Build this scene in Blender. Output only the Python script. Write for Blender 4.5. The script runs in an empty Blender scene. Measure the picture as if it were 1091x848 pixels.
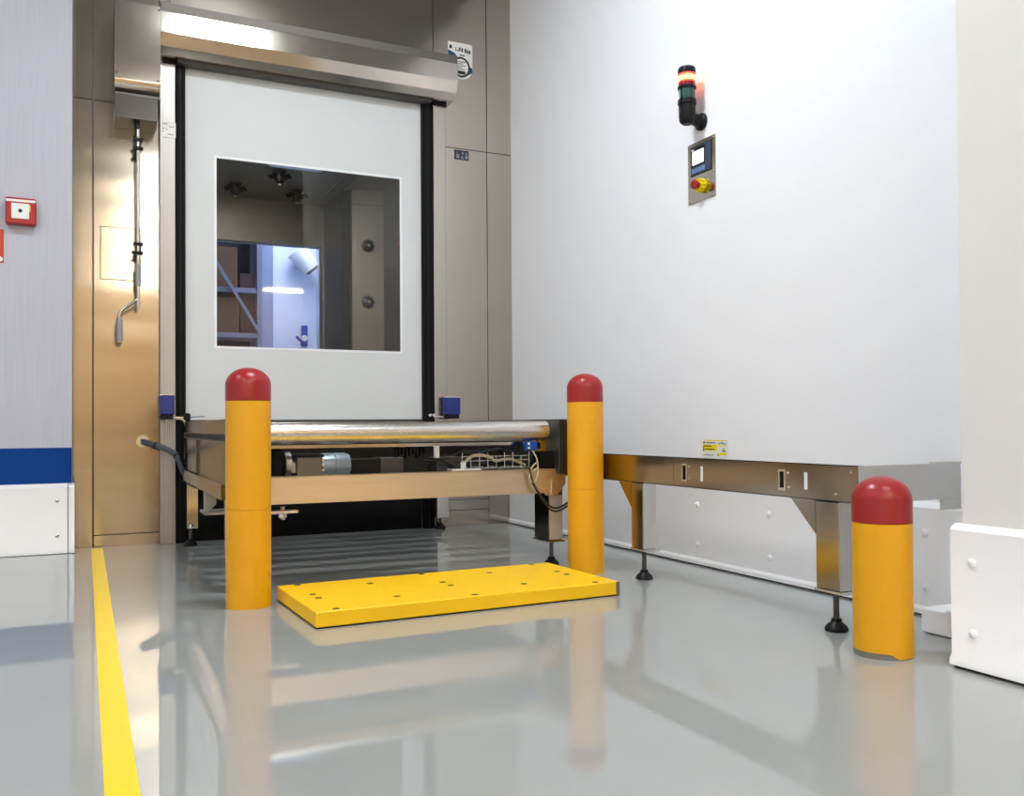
import bpy, bmesh, math, random
from mathutils import Vector, Matrix
random.seed(7)
scn = bpy.context.scene
col = scn.collection

# ------------------------------------------------------------------ camera
YAW, PITCH, ROLL, FPX, CAMH = 0.4437, 0.0145, -0.0066, 958.1248, 0.85
def cam_rows():
    cy, sy = math.cos(YAW), math.sin(YAW); cp, sp = math.cos(PITCH), math.sin(PITCH); cr, sr = math.cos(ROLL), math.sin(ROLL)
    a = Matrix(((cy, -sy, 0), (sy, cy, 0), (0, 0, 1)))
    b = Matrix(((1, 0, 0), (0, cp, sp), (0, -sp, cp)))
    c = Matrix(((cr, 0, sr), (0, 1, 0), (-sr, 0, cr)))
    return c @ b @ a
R = cam_rows()
cd = bpy.data.cameras.new('camera'); cam = bpy.data.objects.new('camera', cd); col.objects.link(cam)
cd.sensor_fit = 'HORIZONTAL'; cd.sensor_width = 36.0; cd.lens = FPX / 1091 * 36.0
cd.shift_y = 15.384 / 1091; cd.clip_start = 0.02; cd.clip_end = 100
right, fwd, up = R[0], R[1], R[2]
cam.matrix_world = Matrix(((right[0], up[0], -fwd[0], 0), (right[1], up[1], -fwd[1], 0), (right[2], up[2], -fwd[2], CAMH), (0, 0, 0, 1)))
scn.camera = cam

# ------------------------------------------------------------------ world, exposure
w = bpy.data.worlds.new('world'); scn.world = w; w.use_nodes = True
w.node_tree.nodes['Background'].inputs[0].default_value = (0.8, 0.85, 1, 1)
w.node_tree.nodes['Background'].inputs[1].default_value = 0.02
scn.view_settings.view_transform = 'Standard'; scn.view_settings.look = 'None'
scn.view_settings.exposure = 0.97; scn.view_settings.gamma = 1.0
scn.view_settings.use_curve_mapping = False
LAMP = 12.2          # strength of the ceiling luminaires
ROOM2 = 22.0         # luminaires of the room behind the chamber

# ------------------------------------------------------------------ helpers
def lin(r, g, b):
    f = lambda c: (c / 12.92 if c <= 0.04045 else ((c + 0.055) / 1.055) ** 2.4)
    return (f(r / 255), f(g / 255), f(b / 255), 1)

def mat(name, color, rough=0.5, metal=0.0, noise=None, bump=0.0, bscale=(60, 60, 60), rvar=0.0, spec=None, coat=0.0, emit=None, estr=0.0, coatr=0.05, cvar=0.0, cscale=(3, 3, 3), bdist=0.002, bdet=4):
    m = bpy.data.materials.new(name); m.use_nodes = True
    nt = m.node_tree; p = nt.nodes['Principled BSDF']
    p.inputs['Base Color'].default_value = color
    p.inputs['Roughness'].default_value = rough; p.inputs['Metallic'].default_value = metal
    if spec is not None: p.inputs['Specular IOR Level'].default_value = spec
    if coat: p.inputs['Coat Weight'].default_value = coat; p.inputs['Coat Roughness'].default_value = coatr
    if emit: p.inputs['Emission Color'].default_value = emit; p.inputs['Emission Strength'].default_value = estr
    tc = nt.nodes.new('ShaderNodeTexCoord')
    def nz(scale, det=4):
        mp = nt.nodes.new('ShaderNodeMapping'); mp.inputs['Scale'].default_value = scale
        nt.links.new(tc.outputs['Object'], mp.inputs['Vector'])
        n = nt.nodes.new('ShaderNodeTexNoise'); n.inputs['Scale'].default_value = 1; n.inputs['Detail'].default_value = det
        nt.links.new(mp.outputs[0], n.inputs['Vector']); return n
    if bump or rvar:
        n = nz(bscale, bdet)
        if bump:
            b = nt.nodes.new('ShaderNodeBump'); b.inputs['Strength'].default_value = bump; b.inputs['Distance'].default_value = bdist
            nt.links.new(n.outputs['Fac'], b.inputs['Height']); nt.links.new(b.outputs[0], p.inputs['Normal'])
        if rvar:
            r = nt.nodes.new('ShaderNodeMapRange'); r.inputs[3].default_value = max(0.02, rough - rvar); r.inputs[4].default_value = rough + rvar
            nt.links.new(n.outputs['Fac'], r.inputs[0]); nt.links.new(r.outputs[0], p.inputs['Roughness'])
    if cvar:
        n2 = nz(cscale)
        mx = nt.nodes.new('ShaderNodeMix'); mx.data_type = 'RGBA'
        k = 1 - cvar; j = 1 + cvar
        mx.inputs[6].default_value = (color[0] * k, color[1] * k, color[2] * k, 1)
        mx.inputs[7].default_value = (min(1, color[0] * j), min(1, color[1] * j), min(1, color[2] * j), 1)
        nt.links.new(n2.outputs['Fac'], mx.inputs[0]); nt.links.new(mx.outputs[2], p.inputs['Base Color'])
    return m

def glass_mat(name, tint, refl=1.0):
    m = bpy.data.materials.new(name); m.use_nodes = True; nt = m.node_tree
    nt.nodes.clear()
    out = nt.nodes.new('ShaderNodeOutputMaterial'); mix = nt.nodes.new('ShaderNodeMixShader')
    t = nt.nodes.new('ShaderNodeBsdfTransparent'); t.inputs[0].default_value = tint
    g = nt.nodes.new('ShaderNodeBsdfGlossy'); g.inputs['Roughness'].default_value = 0.03
    f = nt.nodes.new('ShaderNodeFresnel'); f.inputs[0].default_value = 1.45
    nt.links.new(f.outputs[0], mix.inputs[0]); nt.links.new(t.outputs[0], mix.inputs[1]); nt.links.new(g.outputs[0], mix.inputs[2])
    nt.links.new(mix.outputs[0], out.inputs[0]); return m

M = {}
M['floor'] = mat('grey_epoxy', lin(158, 162, 161), 0.45, bump=0.03, bscale=(22, 22, 22), spec=0.1, coat=0.95, coatr=0.03, cvar=0.09, cscale=(1.3, 1.3, 1.3))
M['floor'].node_tree.nodes['Principled BSDF'].inputs['Coat IOR'].default_value = 1.52
M['wall'] = mat('white_panel', lin(246, 248, 253), 0.55)
M['wallgrey'] = mat('grey_vinyl', lin(188, 190, 203), 0.6, bump=0.25, bscale=(180, 180, 3), cvar=0.12, cscale=(160, 160, 2))
M['blue'] = mat('blue_vinyl', lin(5, 60, 136), 0.6, spec=0.15, bump=0.15, bscale=(180, 180, 4))
M['board'] = mat('white_board', lin(246, 247, 250), 0.42)
M['pier'] = mat('warm_white_paint', lin(228, 227, 225), 0.55)
M['ceil'] = mat('ceiling_grey', lin(140, 140, 138), 0.7)
M['tan'] = mat('tan_cladding', lin(212, 188, 152), 0.6, cvar=0.1, cscale=(1, 1, 1))
M['steel'] = mat('brushed_steel', (0.465, 0.425, 0.365, 1), 0.15, 1.0, bump=1.0, bscale=(0.6, 0.6, 4.6), bdist=0.0045, bdet=0.0, cvar=0.05, cscale=(2, 2, 1.2))
M['steel2'] = mat('satin_steel', (0.58, 0.535, 0.47, 1), 0.13, 1.0, rvar=0.03, bscale=(5, 60, 60), cvar=0.04, cscale=(2, 2, 8))
M['steelF'] = mat('warm_reflection_steel', (0.74, 0.62, 0.45, 1), 0.36, 1.0, rvar=0.05, bscale=(8, 120, 120), cvar=0.12, cscale=(3, 3, 30))  # warm reflected light is put into the base colour
M['steelR'] = mat('dark_mirroring_steel', (0.34, 0.295, 0.24, 1), 0.15, 1.0, bump=0.02, bscale=(200, 8, 200), cvar=0.06, cscale=(2, 2, 8))  # base darkened to stand in for the dark conveyor mirrored in the rail
M['steelD'] = mat('dark_reflection_steel', (0.20, 0.19, 0.175, 1), 0.18, 1.0, cvar=0.1, cscale=(3, 3, 3))  # dark reflection of the left side plate is put into the colour
M['steelB'] = mat('bright_steel', (0.72, 0.70, 0.66, 1), 0.24, 1.0, rvar=0.05, bscale=(30, 30, 30))
M['steelG'] = mat('lit_side_steel', (0.62, 0.61, 0.59, 1), 0.45, 0.7, rvar=0.06, bscale=(30, 30, 30))  # lighter copy of the frame steel, lit-side brightness put into the colour
M['zinc'] = mat('zinc_roller', (0.66, 0.63, 0.58, 1), 0.27, 1.0, rvar=0.02, bscale=(300, 300, 300), cvar=0.06, cscale=(260, 260, 260))
M['alu'] = mat('pale_aluminium', lin(172, 170, 168), 0.4, 0.75, rvar=0.05, bscale=(90, 90, 2))
M['chrome'] = mat('chrome', (0.55, 0.54, 0.52, 1), 0.12, 1.0)
M['grip'] = mat('grey_grip', lin(150, 150, 150), 0.45, 0.3)
M['darksteel'] = mat('dark_steel', (0.10, 0.098, 0.095, 1), 0.45, 0.9, rvar=0.1, bscale=(10, 10, 10))
M['darkflange'] = mat('dark_flange', (0.16, 0.15, 0.135, 1), 0.5, 0.6)
M['steelI'] = mat('black_steel', (0.045, 0.045, 0.046, 1), 0.5, 0.6)
M['black'] = mat('black_rubber', (0.006, 0.006, 0.0065, 1), 0.65, spec=0.15)
M['blackm'] = mat('black_plastic', (0.006, 0.006, 0.008, 1), 0.42, spec=0.22)
M['gap'] = mat('dark_joint', (0.03, 0.028, 0.025, 1), 0.8)
M['curtain'] = mat('white_curtain', lin(212, 216, 217), 0.5, bump=0.02, bscale=(3, 3, 3))
M['edge'] = mat('clear_border', lin(236, 238, 242), 0.35)
M['glass'] = glass_mat('window_film', (0.82, 0.81, 0.79, 1))
M['yellow'] = mat('yellow_plastic', lin(229, 165, 0), 0.42, bump=0.05, bscale=(250, 250, 250), cvar=0.04, cscale=(12, 12, 12))
M['red'] = mat('red_plastic', lin(152, 24, 28), 0.32, bump=0.03, bscale=(150, 150, 150))
M['plate_yellow'] = mat('bright_yellow_board', lin(254, 203, 10), 0.45, bump=0.08, bscale=(120, 120, 120), cvar=0.03, cscale=(9, 9, 9))
M['tape'] = mat('yellow_paint', lin(250, 212, 8), 0.35)
M['hole'] = mat('dark_recess', (0.10, 0.06, 0.01, 1), 0.7)
M['sensorblue'] = mat('blue_plastic', lin(20, 40, 120), 0.35)
M['sensorblue2'] = mat('bright_blue_plastic', lin(18, 70, 170), 0.35)
M['callred'] = mat('red_abs', lin(170, 14, 24), 0.35)
M['signred'] = mat('orange_red_print', lin(205, 66, 40), 0.5)
M['white'] = mat('white_plastic', lin(240, 240, 238), 0.4)
M['ink'] = mat('dark_ink', lin(40, 42, 46), 0.6)
M['inkgrey'] = mat('grey_ink', lin(130, 134, 140), 0.6)
M['inkblue'] = mat('navy_ink', lin(18, 68, 112), 0.5)
M['inknavy'] = mat('deep_navy', lin(22, 24, 52), 0.5)
M['stick_yellow'] = mat('yellow_ink', lin(246, 226, 20), 0.5)
M['lens_on'] = mat('lit_red_lens', lin(255, 40, 20), 0.2, emit=(1.0, 0.05, 0.025, 1), estr=3.4)
M['bulb'] = mat('lit_lamp_core', lin(255, 190, 120), 0.3, emit=(1.0, 0.26, 0.06, 1), estr=3.2)
M['lens_red'] = mat('dark_red_lens', lin(140, 12, 24), 0.2)
M['lens_green'] = mat('dark_green_lens', lin(8, 62, 58), 0.18)
M['screen'] = mat('lit_screen', lin(240, 245, 250), 0.2, emit=(0.9, 0.95, 1, 1), estr=1.0)
M['keys'] = mat('blue_grey_keys', lin(110, 140, 190), 0.4)
M['bezel'] = mat('slate_bezel', lin(60, 72, 92), 0.4)
M['estop_y'] = mat('yellow_collar', lin(250, 220, 0), 0.35)
M['cable'] = mat('grey_cable', lin(70, 76, 84), 0.45)
M['cableb'] = mat('black_cable', (0.01, 0.01, 0.011, 1), 0.4)
M['cablew'] = mat('beige_cable', lin(190, 178, 150), 0.5)
M['concrete'] = mat('grey_filler', lin(120, 120, 112), 0.8)
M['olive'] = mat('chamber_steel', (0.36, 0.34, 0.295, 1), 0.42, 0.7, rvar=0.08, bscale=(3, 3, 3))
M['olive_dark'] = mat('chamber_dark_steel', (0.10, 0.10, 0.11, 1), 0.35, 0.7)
M['card'] = mat('cardboard', lin(128, 100, 84), 0.8, cvar=0.08)
M['carddark'] = mat('brown_cardboard', lin(84, 68, 78), 0.8, cvar=0.08)
M['rack'] = mat('blue_grey_rack', lin(150, 160, 190), 0.45)
M['motor'] = mat('blue_grey_motor', lin(150, 165, 180), 0.4, 0.4)
M['greybox'] = mat('grey_box', lin(120, 112, 100), 0.5, 0.2)
M['coldwhite'] = mat('cold_white_wall', lin(222, 230, 246), 0.6)
M['partition'] = mat('dark_partition', lin(92, 92, 112), 0.7)
M['coldcol'] = mat('pale_blue_column', lin(170, 184, 228), 0.6)
M['lamp'] = mat('lamp_diffuser', (0.9, 0.9, 0.9, 1), 0.5, emit=(0.925, 0.965, 1.0, 1), estr=LAMP)
M['lampkey'] = mat('key_lamp_diffuser', (0.9, 0.9, 0.9, 1), 0.5, emit=(0.925, 0.965, 1.0, 1), estr=LAMP * 6.5)
M['lampwarm'] = mat('warm_lamp_diffuser', (0.9, 0.9, 0.9, 1), 0.5, emit=(1.0, 0.85, 0.66, 1), estr=LAMP * 2.2)
M['lamp2'] = mat('cool_lamp_diffuser', (0.9, 0.9, 0.9, 1), 0.5, emit=(0.80, 0.90, 1.0, 1), estr=ROOM2)
M['lampfill'] = mat('chamber_fill_lamp', (0.9, 0.9, 0.9, 1), 0.5, emit=(1.0, 0.98, 0.92, 1), estr=19.0)  # for the added chamber fill light
M['lampdim'] = mat('dim_blue_lamp', (0.5, 0.55, 0.65, 1), 0.5, emit=(0.45, 0.62, 1.0, 1), estr=0.22)
M['lamphouse'] = mat('lamp_housing', lin(225, 225, 225), 0.5)

ORG = {}
def tag(o, label=None, cat=None, group=None, kind=None):
    if label: o['label'] = label
    if cat: o['category'] = cat
    if group: o['group'] = group
    if kind: o['kind'] = kind
    return o
def thing(name, loc, label, cat, group=None):
    o = bpy.data.objects.new(name, None); col.objects.link(o); o.location = loc
    o.empty_display_size = 0.05
    ORG[o.name] = Vector(loc); return tag(o, label, cat, group)

class MB:
    """collects shapes, in world metres, for ONE mesh object"""
    def __init__(s): s.bm = bmesh.new()
    def box(s, x0, x1, y0, y1, z0, z1, bev=0.0, seg=1):
        b = bmesh.new()
        bmesh.ops.create_cube(b, size=1)
        for v in b.verts: v.co = Vector(((x0 + x1) / 2 + v.co.x * (x1 - x0), (y0 + y1) / 2 + v.co.y * (y1 - y0), (z0 + z1) / 2 + v.co.z * (z1 - z0)))
        if bev: bmesh.ops.bevel(b, geom=b.edges[:], offset=bev, segments=seg, affect='EDGES', profile=0.5)
        return s.add(b)
    def add(s, b, mx=None):
        if mx is not None: b.transform(mx)
        t = bpy.data.meshes.new('t'); b.to_mesh(t); b.free(); s.bm.from_mesh(t); bpy.data.meshes.remove(t); return s
    def cyl(s, a, c, r, n=24, r2=None):
        a, c = Vector(a), Vector(c); d = c - a
        b = bmesh.new(); bmesh.ops.create_cone(b, cap_ends=True, segments=n, radius1=r, radius2=r if r2 is None else r2, depth=d.length)
        return s.add(b, Matrix.Translation((a + c) / 2) @ d.to_track_quat('Z', 'Y').to_matrix().to_4x4())
    def lathe(s, prof, c=(0, 0, 0), axis='Z', n=40):
        """prof: (radius, height) list"""
        b = bmesh.new(); rings = []
        for r, h in prof:
            if r < 1e-6: rings.append([b.verts.new((0, 0, h))])
            else: rings.append([b.verts.new((r * math.cos(2 * math.pi * k / n), r * math.sin(2 * math.pi * k / n), h)) for k in range(n)])
        for p, q in zip(rings, rings[1:]):
            for k in range(n):
                k2 = (k + 1) % n
                if len(p) == 1 and len(q) == 1: continue
                if len(p) == 1: b.faces.new((p[0], q[k2], q[k]))
                elif len(q) == 1: b.faces.new((p[k], p[k2], q[0]))
                else: b.faces.new((p[k], p[k2], q[k2], q[k]))
        if len(rings[0]) > 1: b.faces.new(rings[0][::-1])
        if len(rings[-1]) > 1: b.faces.new(rings[-1])
        rot = Matrix.Identity(4)
        if axis == 'X': rot = Matrix.Rotation(math.pi / 2, 4, 'Y')
        if axis == '-X': rot = Matrix.Rotation(-math.pi / 2, 4, 'Y')
        if axis == 'Y': rot = Matrix.Rotation(-math.pi / 2, 4, 'X')
        if axis == '-Y': rot = Matrix.Rotation(math.pi / 2, 4, 'X')
        if axis == '-Z': rot = Matrix.Rotation(math.pi, 4, 'X')
        return s.add(b, Matrix.Translation(Vector(c)) @ rot)
    def prism(s, pts, axis, a0, a1, bev=0.0):
        """polygon of 2D pts extruded along axis; X: pts=(y,z)  Y: pts=(x,z)  Z: pts=(x,y)"""
        f = {'X': lambda p, a: (a, p[0], p[1]), 'Y': lambda p, a: (p[0], a, p[1]), 'Z': lambda p, a: (p[0], p[1], a)}[axis]
        b = bmesh.new(); v0 = [b.verts.new(f(p, a0)) for p in pts]; v1 = [b.verts.new(f(p, a1)) for p in pts]
        b.faces.new(v0); b.faces.new(v1[::-1]); n = len(pts)
        for k in range(n): b.faces.new((v0[k], v1[k], v1[(k + 1) % n], v0[(k + 1) % n]))
        bmesh.ops.recalc_face_normals(b, faces=b.faces)
        if bev: bmesh.ops.bevel(b, geom=b.edges[:], offset=bev, segments=1, affect='EDGES')
        return s.add(b)
    def tube(s, pts, r, n=10, smooth=3):
        P = [Vector(p) for p in pts]
        if smooth and len(P) > 2:
            Q = []
            for i in range(len(P) - 1):
                p0 = P[max(i - 1, 0)]; p1 = P[i]; p2 = P[i + 1]; p3 = P[min(i + 2, len(P) - 1)]
                for k in range(smooth):
                    t = k / smooth
                    Q.append(0.5 * ((2 * p1) + (p2 - p0) * t + (2 * p0 - 5 * p1 + 4 * p2 - p3) * t * t + (3 * p1 - p0 - 3 * p2 + p3) * t ** 3))
            Q.append(P[-1]); P = Q
        b = bmesh.new(); rings = []; ref = None
        for i, p in enumerate(P):
            d = (P[min(i + 1, len(P) - 1)] - P[max(i - 1, 0)]).normalized()
            if ref is None: ref = d.orthogonal().normalized()
            ref = (ref - d * ref.dot(d)).normalized(); o = d.cross(ref)
            rings.append([b.verts.new(p + r * (math.cos(2 * math.pi * k / n) * ref + math.sin(2 * math.pi * k / n) * o)) for k in range(n)])
        for p, q in zip(rings, rings[1:]):
            for k in range(n): b.faces.new((p[k], p[(k + 1) % n], q[(k + 1) % n], q[k]))
        b.faces.new(rings[0][::-1]); b.faces.new(rings[-1])
        return s.add(b)
    def plate(s, axis, p0, p1, u, v, holes=()):
        """flat plate with rectangular holes; axis X: (u,v)=(y,z)   axis Y: (u,v)=(x,z)"""
        us = sorted({u[0], u[1], *[h[0] for h in holes], *[h[1] for h in holes]})
        vs = sorted({v[0], v[1], *[h[2] for h in holes], *[h[3] for h in holes]})
        b = bmesh.new(); cache = {}
        f = (lambda a, c, d: (d, a, c)) if axis == 'X' else (lambda a, c, d: (a, d, c))
        def V(i, j, d):
            if (i, j, d) not in cache: cache[(i, j, d)] = b.verts.new(f(us[i], vs[j], p0 if d == 0 else p1))
            return cache[(i, j, d)]
        solid = {}
        for i in range(len(us) - 1):
            for j in range(len(vs) - 1):
                cu, cv = (us[i] + us[i + 1]) / 2, (vs[j] + vs[j + 1]) / 2
                solid[i, j] = not any(h[0] < cu < h[1] and h[2] < cv < h[3] for h in holes)
        for (i, j), ok in solid.items():
            if not ok: continue
            b.faces.new((V(i, j, 0), V(i + 1, j, 0), V(i + 1, j + 1, 0), V(i, j + 1, 0)))
            b.faces.new((V(i, j, 1), V(i, j + 1, 1), V(i + 1, j + 1, 1), V(i + 1, j, 1)))
            for di, dj, a, c in ((-1, 0, (i, j), (i, j + 1)), (1, 0, (i + 1, j), (i + 1, j + 1)), (0, -1, (i, j), (i + 1, j)), (0, 1, (i, j + 1), (i + 1, j + 1))):
                if not solid.get((i + di, j + dj), False):
                    b.faces.new((V(*a, 0), V(*c, 0), V(*c, 1), V(*a, 1)))
        bmesh.ops.recalc_face_normals(b, faces=b.faces)
        return s.add(b)
    def build(s, name, m, parent=None, smooth=True, org=None, label=None, kind=None):
        if parent is not None: o0 = ORG[parent.name]
        elif org is not None: o0 = Vector(org)
        else: o0 = Vector((0, 0, 0))
        for v in s.bm.verts: v.co -= o0
        me = bpy.data.meshes.new(name); s.bm.to_mesh(me); s.bm.free()
        me.materials.append(M[m])
        if smooth:
            me.polygons.foreach_set('use_smooth', [True] * len(me.polygons)); me.set_sharp_from_angle(angle=math.radians(34))
        o = bpy.data.objects.new(name, me); col.objects.link(o)
        if parent is not None: o.parent = parent
        else: o.location = o0
        ORG[o.name] = o0
        return tag(o, label, None, None, kind)
def B(*a, bev=0.0): return MB().box(*a, bev=bev)
def struct(name, m, mb, parent=None): return mb.build(name, m, parent, kind=None if parent else 'structure')
def dup(root, delta, label=None, rotz=0):
    r = root.copy(); col.objects.link(r); r.location = root.location + Vector(delta)
    if label: r['label'] = label
    def rec(a, b):
        for ch in list(a.children):
            c = ch.copy(); col.objects.link(c); c.parent = b; rec(ch, c)
    rec(root, r); return r

# ================================================================== SETTING
YD, XR, ZC = 7.1, 3.38, 5.0        # door wall plane, right wall plane, ceiling
struct('floor', 'floor', B(-4.6, 7.2, -14.2, 14.3, -0.15, 0))
struct('ceiling', 'ceil', B(-4.6, 7.2, -14.2, 7.4, ZC, ZC + 0.15))
# outer shell behind the camera
struct('wall_rear', 'tan', B(-4.6, 7.2, -14.2, -14.0, 0, ZC))
struct('wall_west', 'wall', B(-4.7, -4.5, -14.0, 7.1, 0, ZC))
struct('wall_east', 'tan', B(7.0, 7.2, -14.0, 1.6, 0, ZC))
# left wall (grey vinyl) with its blue band
wl = struct('wall_left', 'wallgrey', B(-4.5, -0.078, 6.87, 7.3, 0, ZC))
B(-4.5, -0.079, 6.868, 6.8705, 0.477, 0.719).build('blue_band', 'blue', wl)
bl = struct('baseboard_left', 'board', MB().prism([(6.87, 0.475), (6.84, 0.462), (6.83, 0.45), (6.83, 0.04), (6.822, 0.028), (6.822, 0.004), (6.87, 0.004)], 'X', -4.5, -0.105))
MB().prism([(6.90, 0.475), (6.84, 0.462), (6.83, 0.45), (6.83, 0.04), (6.822, 0.028), (6.822, 0.004), (6.90, 0.004)], 'X', -0.099, -0.062).build('end_trim', 'board', bl)
b = MB()
for z in (0.362, 0.123): b.lathe([(0.013, 0), (0.013, 0.002), (0.008, 0.006), (0, 0.007)], (-0.168, 6.83, z), '-Y', 14)
b.build('screw', 'steelB', bl, kind=None)
# door wall: dark backing with the door hole, covered with steel panels
wb = struct('wall_back', 'gap', MB().plate('Y', 7.108, 7.28, (-0.078, XR + 0.2), (0, ZC), [(0.64, 2.62, 0, 3.62)]))
def panel(x0, x1, z0, z1, y=YD): return B(x0, x1, y, 7.107, z0, z1, bev=0.0015).build('steel_panel', 'steel', wb)
panel(-0.077, 0.050, 0.0, 3.212); panel(-0.077, 0.050, 3.217, ZC)
main_left = panel(0.058, 0.497, 0.086, 3.212); panel(0.058, 0.497, 0.0, 0.082, 7.097); panel(0.058, 0.497, 3.217, ZC)
B(0.100, 0.370, 7.0992, 7.1005, 1.922, 2.306).build('hatch_joint', 'gap', main_left)
B(0.104, 0.366, 7.098, 7.1005, 1.926, 2.302, bev=0.001).build('hatch', 'steel', main_left)
panel(0.502, 0.572, 3.6, ZC); panel(0.575, 2.656, 3.6, ZC); panel(2.661, 3.146, 3.222, ZC)
panel(2.74, 3.146, 0.224, 3.217); panel(2.74, 3.146, 0.137, 0.220, 7.094); panel(2.74, 3.146, 0.0, 0.133)
panel(3.151, XR, 0.0, 3.217, 7.098); panel(3.151, XR, 3.222, ZC, 7.098)
B(0.0505, 0.0575, 7.094, 7.107, 0, ZC).build('joint_strip', 'darksteel', wb)
# right wall and its base board
wr = struct('wall_right', 'wall', B(XR, XR + 0.2, 1.7, 7.1, 0, ZC))
br_ = struct('baseboard_right', 'board', MB().prism([(XR, 0.50), (3.35, 0.487), (3.34, 0.475), (3.34, 0.045), (3.328, 0.03), (3.328, 0.010), (XR, 0.010)], 'Y', 2.19, 7.09))
for y in (6.33, 5.70, 5.065, 4.431, 3.80, 2.803):
    for z in (0.364, 0.126): MB().lathe([(0.019, 0), (0.018, 0.004), (0.010, 0.009), (0, 0.010)], (3.34, y, z), '-X', 14).build('screw_cap', 'board', br_)
# low plinth next to the pier
MB().box(3.07, 3.325, 2.20, 2.60, 0.004, 0.10, bev=0.004).build('trim_1', 'board', kind='structure')
# pier in the right foreground
struct('wall_near', 'pier', B(2.755, XR, 1.62, 2.155, 0, ZC))
bn = struct('baseboard_near', 'board', MB().prism([(2.755, 0.499), (2.735, 0.487), (2.728, 0.478), (2.728, 0.05), (2.716, 0.032), (2.716, 0.012), (2.755, 0.012)], 'Y', 1.60, 2.185))
for z in (0.371, 0.131):
    for y in (2.10, 1.72): MB().lathe([(0.016, 0), (0.015, 0.004), (0.009, 0.009), (0, 0.010)], (2.728, y, z), '-X', 16).build('screw_cap', 'board', bn)
B(2.735, XR, 1.605, 2.18, 0.0, 0.0115).build('shade_strip', 'gap', bn)  # dark fill paints the shade under the pier's base board
B(3.345, XR, 2.19, 7.09, 0.0, 0.0098).build('shade_strip', 'gap', br_)  # same painted shade below the right wall's board
# yellow line on the floor
tag(B(0.042, 0.117, -1.0, 7.03, 0.0, 0.0012).build('floor_line', 'tape', org=(0.08, 3, 0)), 'yellow painted line running across the grey floor toward the steel wall', 'floor marking')

# ---- chamber behind the door and the room beyond it
ZCH, YCH, XCH = 3.33, 10.0, 2.65
struct('ceiling_chamber', 'olive', B(-0.5, 3.0, 7.28, 10.2, ZCH, ZCH + 0.1))
struct('wall_chamber_left', 'olive', B(-0.6, -0.5, 7.28, 10.1, 0, ZCH))
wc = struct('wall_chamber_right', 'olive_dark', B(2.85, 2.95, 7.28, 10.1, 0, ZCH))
def angled(u0, u1, z0, z1, t, name, m, pts=((2.53, 9.20), (2.85, 9.12))):
    (ax, ay), (bx, by) = pts
    px = lambda u: (ax + (bx - ax) * u, ay + (by - ay) * u)
    p, q = px(u0), px(u1)
    return MB().prism([p, q, (q[0] + 0.01, q[1] + t), (p[0] + 0.01, p[1] + t)], 'Z', z0, z1).build(name, m, wc)
angled(0, 1, 0, 3.176, 0.05, 'nozzle_panel', 'olive'); angled(0, 1, 3.184, ZCH, 0.05, 'upper_panel', 'olive')
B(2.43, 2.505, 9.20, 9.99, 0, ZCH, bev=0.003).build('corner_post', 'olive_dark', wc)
B(2.508, 2.528, 9.19, 9.26, 0, ZCH, bev=0.003).build('bright_strip', 'steelB', wc)
struct('wall_chamber_far', 'olive', MB().plate('Y', YCH, YCH + 0.1, (-0.5, 2.95), (0, ZCH + 0.1), [(0.75, 2.405, 0, 2.865)]))
struct('wall_far', 'coldwhite', B(-0.5, 3.6, 14.1, 14.3, 0, 4.6))
struct('wall_far_right', 'coldwhite', B(3.30, 3.5, 10.1, 14.1, 0, 4.6))
struct('wall_far_left', 'coldwhite', B(-0.6, -0.5, 10.1, 14.1, 0, 4.6))
struct('wall_far_near', 'coldwhite', MB().plate('Y', 10.1, 10.15, (-0.5, 3.4), (0, 4.6), [(0.75, 2.405, 0, 2.865)]))
struct('ceiling_far', 'coldwhite', B(-0.6, 3.5, 10.1, 14.3, 4.6, 4.7))
struct('wall_partition', 'partition', B(-0.5, 2.205, 13.25, 13.35, 0, 4.6))
struct('wall_column', 'coldcol', B(2.205, 2.35, 12.6, 14.1, 0, 4.6))

# ================================================================== CEILING LIGHTS (lamps above the frame, one added inside the chamber)
def lamp(x, y, L, along='X', z=ZC, mname='lamp', wd=0.17):
    t = thing('ceiling_light', (x, y, z), 'white square-ended panel lamp under the ceiling, seen only as reflections', 'ceiling light', 'ceiling lamps of the hall')
    a, c = (L / 2, wd / 2) if along == 'X' else (wd / 2, L / 2)
    B(x - a - .02, x + a + .02, y - c - .02, y + c + .02, z - 0.05, z, bev=0.005).build('housing', 'lamphouse', t)
    B(x - a, x + a, y - c, y + c, z - 0.075, z - 0.05, bev=0.008).build('diffuser', mname, t)
    return t
lk = lamp(1.27, 3.88, 0.66, 'X', ZC, 'lampkey', 0.34)
lk['label'] = 'strong white panel lamp nearest the roll-up door, mirrored in its header'; del lk['group']
l0 = lamp(0, 0, 1.0, wd=0.6)
l0.location = (-2.2, 4.10, ZC)
for x, y in ((-2.2, 1.0), (2.2, 0.7), (-2.2, -1.6), (1.3, -1.6), (6.0, -1.6)):
    d = dup(l0, (x + 2.2, y - 4.10, 0))
l1 = lamp(1.3, -4.2, 1.4, 'X', ZC, 'lampwarm', 0.5)
l1['label'] = 'warm panel lamp far behind, seen only as golden reflections in steel'; l1['group'] = 'warm lamps at the back of the hall'
for x, y in ((-2.2, -4.2), (-2.2, -8.0), (1.3, -8.0), (-2.2, -12.0), (1.3, -12.0), (5.5, -13.0)):
    dup(l1, (x - 1.3, y + 4.2, 0))
for x in (2.75, 2.8):
    t = lamp(x, 11.2 if x < 2.78 else 12.8, 1.0, 'Y', 4.6, 'lamp2', 0.3)
    t['label'] = 'cool white ceiling lamp of the bright room behind the door window'; t['group'] = 'ceiling lamps of the far room'
for x in (2.318, 2.462): B(x - .006, x + .006, 8.55, 9.50, ZCH - .01, ZCH).build('ceiling_strip', 'alu', bpy.data.objects['ceiling_chamber'])
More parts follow.
